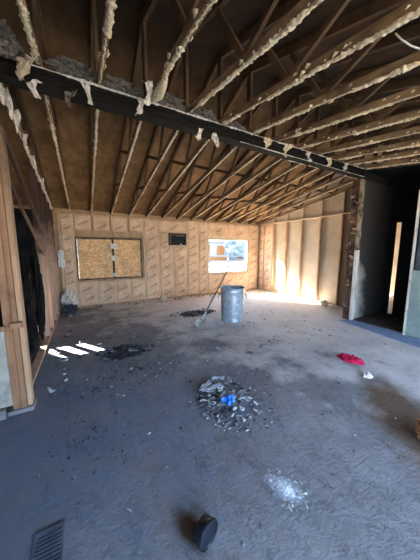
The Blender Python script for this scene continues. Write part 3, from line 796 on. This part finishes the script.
# dark heap at left middle
mound('ash_heap', .46, 3.40, .30, .20, .022, M['dark_chunk'], 'fine black ash under the charred heap left of the middle', 'ash', 8)
heap(.46, 3.40, .42, .28, 130, .012, .040, ['dark','dark','dark','grey'], 'chunk in the charred heap left of the bin', 'chunks of the left heap', 21, .05)
heap(.35, 2.72, .75, .35, 170, .006, .018, ['dark','dark','dark','grey','light'], 'crumb strewn on the sooty floor at left', 'crumbs on the sooty floor', 22, 0, pw=.5, name='ash_crumb')
heap(-.05, 1.95, .35, .40, 90, .004, .012, ['dark','dark','grey'], 'crumb strewn on the floor before the left corner post', 'crumbs before the left post', 27, 0, pw=.5, name='ash_crumb')
heap(1.7, 1.95, .30, .35, 70, .005, .013, ['dark','grey','light'], 'crumb strewn on the floor right of the middle heap', 'crumbs right of the middle heap', 28, 0, pw=.5, name='rubble_crumb')
# behind and beside the bin
mound('ash_heap', 2.22, 4.75, .40, .22, .02, M['dark_chunk'], 'fine black ash on the floor behind the shovel', 'ash', 9)
heap(2.2, 4.80, .60, .32, 80, .015, .045, ['dark','dark','grey'], 'chunk in the dark heap behind the shovel', 'chunks behind the shovel', 23, .04)
# along the back wall
rnd = random.Random(31)
for i in range(90):
    x = rnd.uniform(-.4, 5.2); y = 6.6-abs(rnd.gauss(0,.16)); key = rnd.choice(['dark','grey','grey','light'])
    put(rnd.choice(RM[key]), {'dark':'charred_chunk','grey':'rubble_chunk','light':'pale_chunk'}[key], x, y, 0, rnd.uniform(.012,.04), rnd, {'dark':'charred black ','grey':'grey ','light':'pale '}[key]+'chunk lying along the foot of the back wall', 'rubble', {'dark':'charred ','grey':'grey ','light':'pale '}[key]+'chunks along the back wall')
for i in range(40):
    y = rnd.uniform(3.2, 6.4); x = 5.7-abs(rnd.gauss(0,.12)); key = rnd.choice(['grey','light'])
    put(rnd.choice(RM[key]), {'dark':'charred_chunk','grey':'rubble_chunk','light':'pale_chunk'}[key], x, y, 0, rnd.uniform(.01,.03), rnd, {'grey':'grey ','light':'pale '}[key]+'chunk lying along the foot of the right wall', 'rubble', {'grey':'grey ','light':'pale '}[key]+'chunks along the right wall')
for i in range(40):
    y = rnd.uniform(2.7, 6.3); x = -.42+abs(rnd.gauss(0,.13)); key = rnd.choice(['dark','dark','grey','light'])
    put(rnd.choice(RM[key]), {'dark':'charred_chunk','grey':'rubble_chunk','light':'pale_chunk'}[key], x, y, 0, rnd.uniform(.01,.035), rnd, {'dark':'charred black ','grey':'grey ','light':'pale '}[key]+'chunk lying along the foot of the left wall', 'rubble', {'dark':'charred ','grey':'grey ','light':'pale '}[key]+'chunks along the left wall')
# chips everywhere
for i in range(290):
    x = rnd.uniform(-.4, 4.2); y = rnd.uniform(.55, 4.2); key = rnd.choice(['dark','dark','grey','grey','light'])
    put(rnd.choice(RM[key]), 'floor_chip', x, y, 0, rnd.uniform(.004,.014) if y < 2.2 else rnd.uniform(.008,.026), rnd, {'dark':'charred black ','grey':'grey ','light':'pale '}[key]+'chip scattered on the open floor', 'chip', {'dark':'charred ','grey':'grey ','light':'pale '}[key]+'chips on the open floor')
clump((-.40,6.42,0), .17, M['residue_white'], 'crumpled pale insulation lump on the floor in the left back corner', 44, sub=4, sq=(.8,.9,1.3), rough=.7)
clump((-.36,6.0,0), .12, M['dark_chunk'], 'dark lump of burnt insulation near the left back corner', 45, sub=3, rough=.7)
clump((5.55,3.72,0), .08, M['residue'], 'small tan insulation lump at the foot of the right wall', 46, sub=3, rough=.6)
clump((1.98,6.45,0), .08, M['residue'], 'small tan insulation lump at the foot of the back wall', 47, sub=3, rough=.6)

# plaster splash
mound('plaster_powder', 1.03, .86, .035, .06, .008, M['plaster_dust'], 'white plaster powder spilled on the floor in front', 'plaster', 14, jag=.9)
heapk = random.Random(4)
for i in range(110):
    a = heapk.uniform(0,2*PI); r = heapk.random()**.9
    o = put(heapk.choice(RM['light']), 'plaster_crumb', 1.03+math.cos(a)*.11*r-.0, .86+math.sin(a)*.15*r, 0, heapk.uniform(.003,.009), heapk, 'white plaster crumb around the spilled powder in front', 'plaster', 'plaster crumbs')
# orange fluff at the right edge
clump((2.285,.50,0), .115, M['orange_fluff'], 'orange-brown insulation fluff on the floor at the right edge', 61, sub=4, sq=(1,1.2,.55), rough=.6)
# cloth and paper
def cloth(loc, w, d, h, mat, name, label, cat, seed, rz=0, n=30):
    mb = MB(); top = []; bot = []
    for j in range(n+1):
        a = []; c = []
        for i in range(n+1):
            u, v = i/n*2-1, j/n*2-1
            # square to disc
            x = u*math.sqrt(1-v*v/2); y = v*math.sqrt(1-u*u/2); r = min(1, math.hypot(x, y)); an = math.atan2(y, x)
            e = 1+.45*noise.noise(Vector((math.cos(an)*1.4, math.sin(an)*1.4, seed)))+.15*noise.noise(Vector((math.cos(an)*5, math.sin(an)*5, seed)))
            fold = .5+.5*noise.noise(Vector((x*2.2+seed, y*3.4, 0)))+.55*abs(noise.noise(Vector((x*4.5, y*6+seed, 3))))
            z = h*fold*(1-r**4)+.003
            a.append(mb.bm.verts.new((x*w*e, y*d*e, z))); c.append(mb.bm.verts.new((x*w*e, y*d*e, 0)))
        top.append(a); bot.append(c)
    for j in range(n):
        for i in range(n):
            mb.bm.faces.new((top[j][i],top[j][i+1],top[j+1][i+1],top[j+1][i])).smooth = True; mb.bm.faces.new((bot[j][i],bot[j+1][i],bot[j+1][i+1],bot[j][i+1]))
    for i in range(n):
        mb.bm.faces.new((top[0][i],bot[0][i],bot[0][i+1],top[0][i+1])); mb.bm.faces.new((top[n][i],top[n][i+1],bot[n][i+1],bot[n][i]))
        mb.bm.faces.new((top[i][0],top[i+1][0],bot[i+1][0],bot[i][0])); mb.bm.faces.new((top[i][n],bot[i][n],bot[i+1][n],top[i+1][n]))
    o = mb.build(name, mat); o.location = loc; o.rotation_euler.z = rz; return tag(o, label, cat)
cloth((3.10,1.62,0.001), .15,.085,.085, M['red'], 'cloth', 'crumpled crimson cloth lying on the floor before the dark doorway', 'cloth', 7, rz=-1.15)
cloth((2.87,1.31,0.001), .06,.05,.05, M['white_paper'], 'crumpled_paper', 'crumpled white paper on the floor beside the crimson cloth', 'paper', 5, rz=-.6)

# blue underlay strip before the opening
mb = MB(); pts = [(4.70,2.78),(4.96,2.66),(4.97,YF+.05),(4.50,YF+.05),(4.44,1.34),(4.50,1.8)]
mb = MB(); mb.face([(x,y,.012) for x,y in pts]); mb.face([(x,y,.0006) for x,y in pts])
for i in range(len(pts)):
    j=(i+1)%len(pts); mb.face([(*pts[i],.0006),(*pts[j],.0006),(*pts[j],.012),(*pts[i],.012)])
tag(recenter(mb.build('underlay_strip', M['underlay'])), 'blue-grey underlay strip on the floor along the dark opening', 'flooring')

# ------------------------------------------------------------------ bin
p = empty('trash_can', (2.72, 3.93, 0.001), .6); tag(p, 'galvanised steel trash can without lid standing on the floor', 'trash can'); p.scale = (1.04,1.04,1.07)
def lathe(mb, prof, n=96, flute=None):
    rings = []
    for (r, z) in prof:
        ring = []
        for k in range(n):
            a = 2*PI*k/n; rr = r*(1+(flute(a, z) if flute else 0))
            ring.append(mb.bm.verts.new((rr*math.cos(a), rr*math.sin(a), z)))
        rings.append(ring)
    for i in range(len(rings)-1):
        for k in range(n):
            mb.bm.faces.new((rings[i][k], rings[i][(k+1)%n], rings[i+1][(k+1)%n], rings[i+1][k])).smooth = True
    return rings
fl = lambda a, z: (.012*abs(math.sin(a*12)) if .12 < z < .56 else 0) - .02*max(0, noise.noise(Vector((math.cos(a)*2, math.sin(a)*2, z*4))))
mb = MB()
R = lathe(mb, [(.205,.012),(.215,0),(.222,.0),(.225,.02),(.218,.04),(.222,.10),(.224,.13),(.232,.34),(.240,.55),(.243,.58),(.250,.60),(.243,.62),(.246,.655),(.236,.655),(.238,.58),(.225,.34),(.212,.03)], flute=fl)
mb.bm.faces.new(R[0]); mb.bm.faces.new(R[-1])
mb.build('can_body', M['galv'], p)
mb = MB(); mb.tube([(.252*math.cos(a), .252*math.sin(a), .662) for a in [2*PI*k/64 for k in range(65)]], .010, 8, cap=False)
mb.build('rim', M['galv'], p)
for s in (0, 1):
    a0 = s*PI+1.94; mb = MB()
    mb.tube([((.246+o_)*math.cos(a0+d_), (.246+o_)*math.sin(a0+d_), z_) for d_, o_, z_ in ((-.26,0,.53),(-.24,.035,.53),(-.22,.045,.47),(0,.05,.455),(.22,.045,.47),(.24,.035,.53),(.26,0,.53))], .006, 8)
    mb.build('handle', M['black_metal'], p)

# ------------------------------------------------------------------ shovel leaning on the can
A = Vector((2.06, 4.08, .05)); Bv = Vector((2.502, 4.125, .712))
d = (Bv-A).normalized(); E = A + d*1.22
p = empty('shovel', (2.0, 4.02, 0)); tag(p, 'long-handled shovel with pale green blade leaning on the trash can', 'shovel')
mb = MB(); mb.tube([A+d*.12-p.location, Bv-p.location, E-p.location], [.016,.014,.014], 10); mb.build('shovel_handle', M['handle'], p)
mb = MB(); mb.tube([A-p.location+d*.02, A+d*.2-p.location], [.026,.018], 10); mb.build('socket', M['shovel_blade'], p)
mb = MB(); n = 10; m = 10; T = []; Bt = []
bd = Vector((-.30,-.42,0)).normalized()*1; bd.z = -.10; bd.normalize(); sd = bd.cross(Vector((0,0,1))).normalized(); up = sd.cross(bd)
for j in range(m+1):
    v = j/m; wv = .11*(1 if v < .65 else math.sqrt(max(0.02, 1-((v-.65)/.38)**2)))*(.75+.25*min(1, v*6)); a = []; c = []
    for i in range(n+1):
        u = i/n*2-1; q = (A-p.location) + bd*(v*.34) + sd*(u*wv) + up*(.035*u*u*(1-v*.4)+.004)
        q.z = max(q.z, .004)
        a.append(mb.bm.verts.new(q)); c.append(mb.bm.verts.new(q-up*.003))
    T.append(a); Bt.append(c)
for j in range(m):
    for i in range(n):
        mb.bm.faces.new((T[j][i],T[j][i+1],T[j+1][i+1],T[j+1][i])).smooth=True; mb.bm.faces.new((Bt[j][i],Bt[j+1][i],Bt[j+1][i+1],Bt[j][i+1])).smooth=True
for i in range(n):
    mb.bm.faces.new((T[0][i],Bt[0][i],Bt[0][i+1],T[0][i+1])); mb.bm.faces.new((T[m][i],T[m][i+1],Bt[m][i+1],Bt[m][i]))
    mb.bm.faces.new((T[i][0],T[i+1][0],Bt[i+1][0],Bt[i][0])); mb.bm.faces.new((T[i][n],Bt[i][n],Bt[i+1][n],T[i+1][n]))
mb.build('blade', M['shovel_blade'], p)

# ------------------------------------------------------------------ black cap on edge
def cap_thing():
    p0 = Vector((.428, .850, .004)); top = Vector((.492, .874, .120))
    m_ = (top-p0); r = m_.length/2; m_.normalize(); c = (p0+top)/2
    v = (c-Vector((0,0,1.5))).normalized()
    e = m_.cross(v).normalized(); w = e.cross(m_).normalized()      # w ~ along the line of sight
    a = math.radians(62); s = (e*math.cos(a) - w*math.sin(a)).normalized(); nrm = m_.cross(s).normalized()
    mat = Matrix((s, m_, nrm)).transposed().to_4x4(); mat.translation = c
    p = empty('drain_cap', (p0.x, p0.y, 0)); tag(p, 'round black plastic cap standing tilted on its edge on the front floor', 'cap')
    inv = Matrix.Translation(-p.location) @ mat
    mb = MB(); R = lathe(mb, [(r*.80,-.045),(r*.84,-.043),(r*.97,-.004),(r,0),(r,.010),(r*.95,.014),(r*.92,.008)], 64)
    mb.bm.faces.new(R[0]); mb.bm.faces.new(R[-1])
    o = mb.build('cap_body', M['black_plastic'], p); o.data.transform(inv)
    mb = MB(); mb.tube([(r*.97*math.cos(t), r*.97*math.sin(t), .014) for t in [2*PI*k/48 for k in range(49)]], .0025, 6, cap=False)
    o = mb.build('rim', M['black_metal'], p); o.data.transform(inv)
    mb = MB(); mb.tube([(0,r*.6,.0),(0,r*.95,.014),(.0,r*1.12,.02)], .006, 8); o = mb.build('tab', M['black_plastic'], p); o.data.transform(inv)
cap_thing()

# ------------------------------------------------------------------ floor register
p = empty('floor_register', (-.255, 1.17, 0)); tag(p, 'slatted dark metal floor register at the lower left', 'floor vent')
mb = MB(); a, b2 = .066, .16
for bx in ((-a,a,-b2,-b2+.012),(-a,a,b2-.012,b2),(-a,-a+.01,-b2+.012,b2-.012),(a-.01,a,-b2+.012,b2-.012)): mb.box(bx[0],bx[1],bx[2],bx[3],.001,.010)
mb.build('register_frame', M['register'], p)
mb = MB(); mb.box(-a+.01,a-.01,-b2+.012,b2-.012,.0008,.002); mb.build('duct_shade_plate', M['black_plastic'], p)  # black plate standing in for the shade inside the duct
mb = MB()
for k in range(15):
    y = -b2+.022+k*.0195; mb.box(-a+.01,a-.01,y,y+.009,.003,.009)
mb.build('grille', M['register'], p)

# ------------------------------------------------------------------ outside, seen through the open window
for nm, ya, yb_ in (('eave_light_block_back', 6.835, 6.86), ('eave_light_block_front', YF-.15, YF-.125)):  # boards added outside to stop light leaking in under the eaves
    mb = MB(); yy = abs((ya+yb_)/2-RY)+RY; mb.box(-3.2, 9, ya, yb_, 2.25, dkz(yy)-.008); struct(mb.build(nm, M['sheath']))
p = empty('neighbour_house', (16.0, 30, -.16)); tag(p, 'pale low house with tan trim seen through the open window', 'house')
mb = MB(); mb.box(-9,9,0,6,0,3.0); mb.build('house_body', M['house_wall'], p)
mb = MB()
for s in (0,):
    pr = [(-.6,2.9),(6.6,2.9),(3,4.6)]
    L=[(-9.6,y,z) for y,z in pr]; R_=[(9.6,y,z) for y,z in pr]
    mb.face(L); mb.face(R_)
    for i in range(3):
        j=(i+1)%3; mb.face([L[i],L[j],R_[j],R_[i]])
mb.build('roof', M['house_roof'], p)
for k in range(7):
    x = -8.2+k*2.5
    mb = MB(); mb.box(x, x+1.3, -.06, -.001, .9, 2.3); o = mb.build('window', M['house_tan'], p)
mb = MB(); mb.box(-9,9,-.05,-.001,.1,.6); mb.build('trim_band', M['house_tan'], p)
p = empty('ranch_fence', (9.5, 15, -.16)); tag(p, 'grey rail fence standing in the yard outside the open window', 'fence')
for z in (.35,.75,1.12):
    mb = MB(); mb.box(-6,7,-.03,.03,z,z+.09); mb.build('rail', M['rail'], p)
for k in range(7):
    mb = MB(); x=-6+k*2.15; mb.box(x-.06,x+.06,-.05,.05,0,1.3); mb.build('fence_post', M['rail'], p)
clump((19.5,26.5,-.16), 1.7, M['pale_leaf'], 'hazy round tree in front of the house outside', 71, 'tree', 'tree', sub=4, sq=(1.2,1,1.1), rough=.5)

# ------------------------------------------------------------------ light
W = bpy.data.worlds.new('sky'); S.world = W; W.use_nodes = True
bg = W.node_tree.nodes['Background']; bg.inputs[0].default_value = (.50,.70,1.0,1); bg.inputs[1].default_value = 2.6
sd_ = Vector((.67,-1,-.617)).normalized()
L = bpy.data.lights.new('sun', 'SUN'); L.energy = 25; L.color = (1,.90,.76); L.angle = .01
o = bpy.data.objects.new('sun', L); COL.objects.link(o); o.rotation_euler = sd_.to_track_quat('-Z','Y').to_euler(); o.location = (0,0,12)
def portal(x, y, z, sx, sy, rot):
    L = bpy.data.lights.new('sky_portal', 'AREA'); L.shape = 'RECTANGLE'; L.size = sx; L.size_y = sy; L.cycles.is_portal = True
    o = bpy.data.objects.new('sky_portal', L); COL.objects.link(o); o.location = (x,y,z); o.rotation_euler = rot
portal(1.65, YF-.16, 1.15, 4.5, 2.3, (PI/2,0,0))            # faces into the room (+Y)
portal(4.48, 6.9, 1.29, 1.64, 1.14, (-PI/2,0,0))

# ------------------------------------------------------------------ camera
f, yh, vx = 226.0, 30.0, 84.0
pit = math.atan(yh/f); psi = math.atan((210-vx)/math.hypot(f, yh))
F = Vector((math.sin(psi)*math.cos(pit), math.cos(psi)*math.cos(pit), -math.sin(pit)))
Rr = Vector((math.cos(psi), -math.sin(psi), 0)); U = Rr.cross(F)
cd = bpy.data.cameras.new('camera'); cam = bpy.data.objects.new('camera', cd); COL.objects.link(cam)
mw = Matrix((Rr, U, -F)).transposed().to_4x4(); mw.translation = (0,0,1.5); cam.matrix_world = mw
cd.sensor_fit = 'HORIZONTAL'; cd.sensor_width = 36; cd.lens = 36*f/420; cd.clip_start = .02; cd.clip_end = 300
S.camera = cam
S.view_settings.view_transform = 'Standard'; S.view_settings.look = 'None'; S.view_settings.gamma = 1
S.view_settings.use_curve_mapping = False; S.view_settings.exposure = 2.3
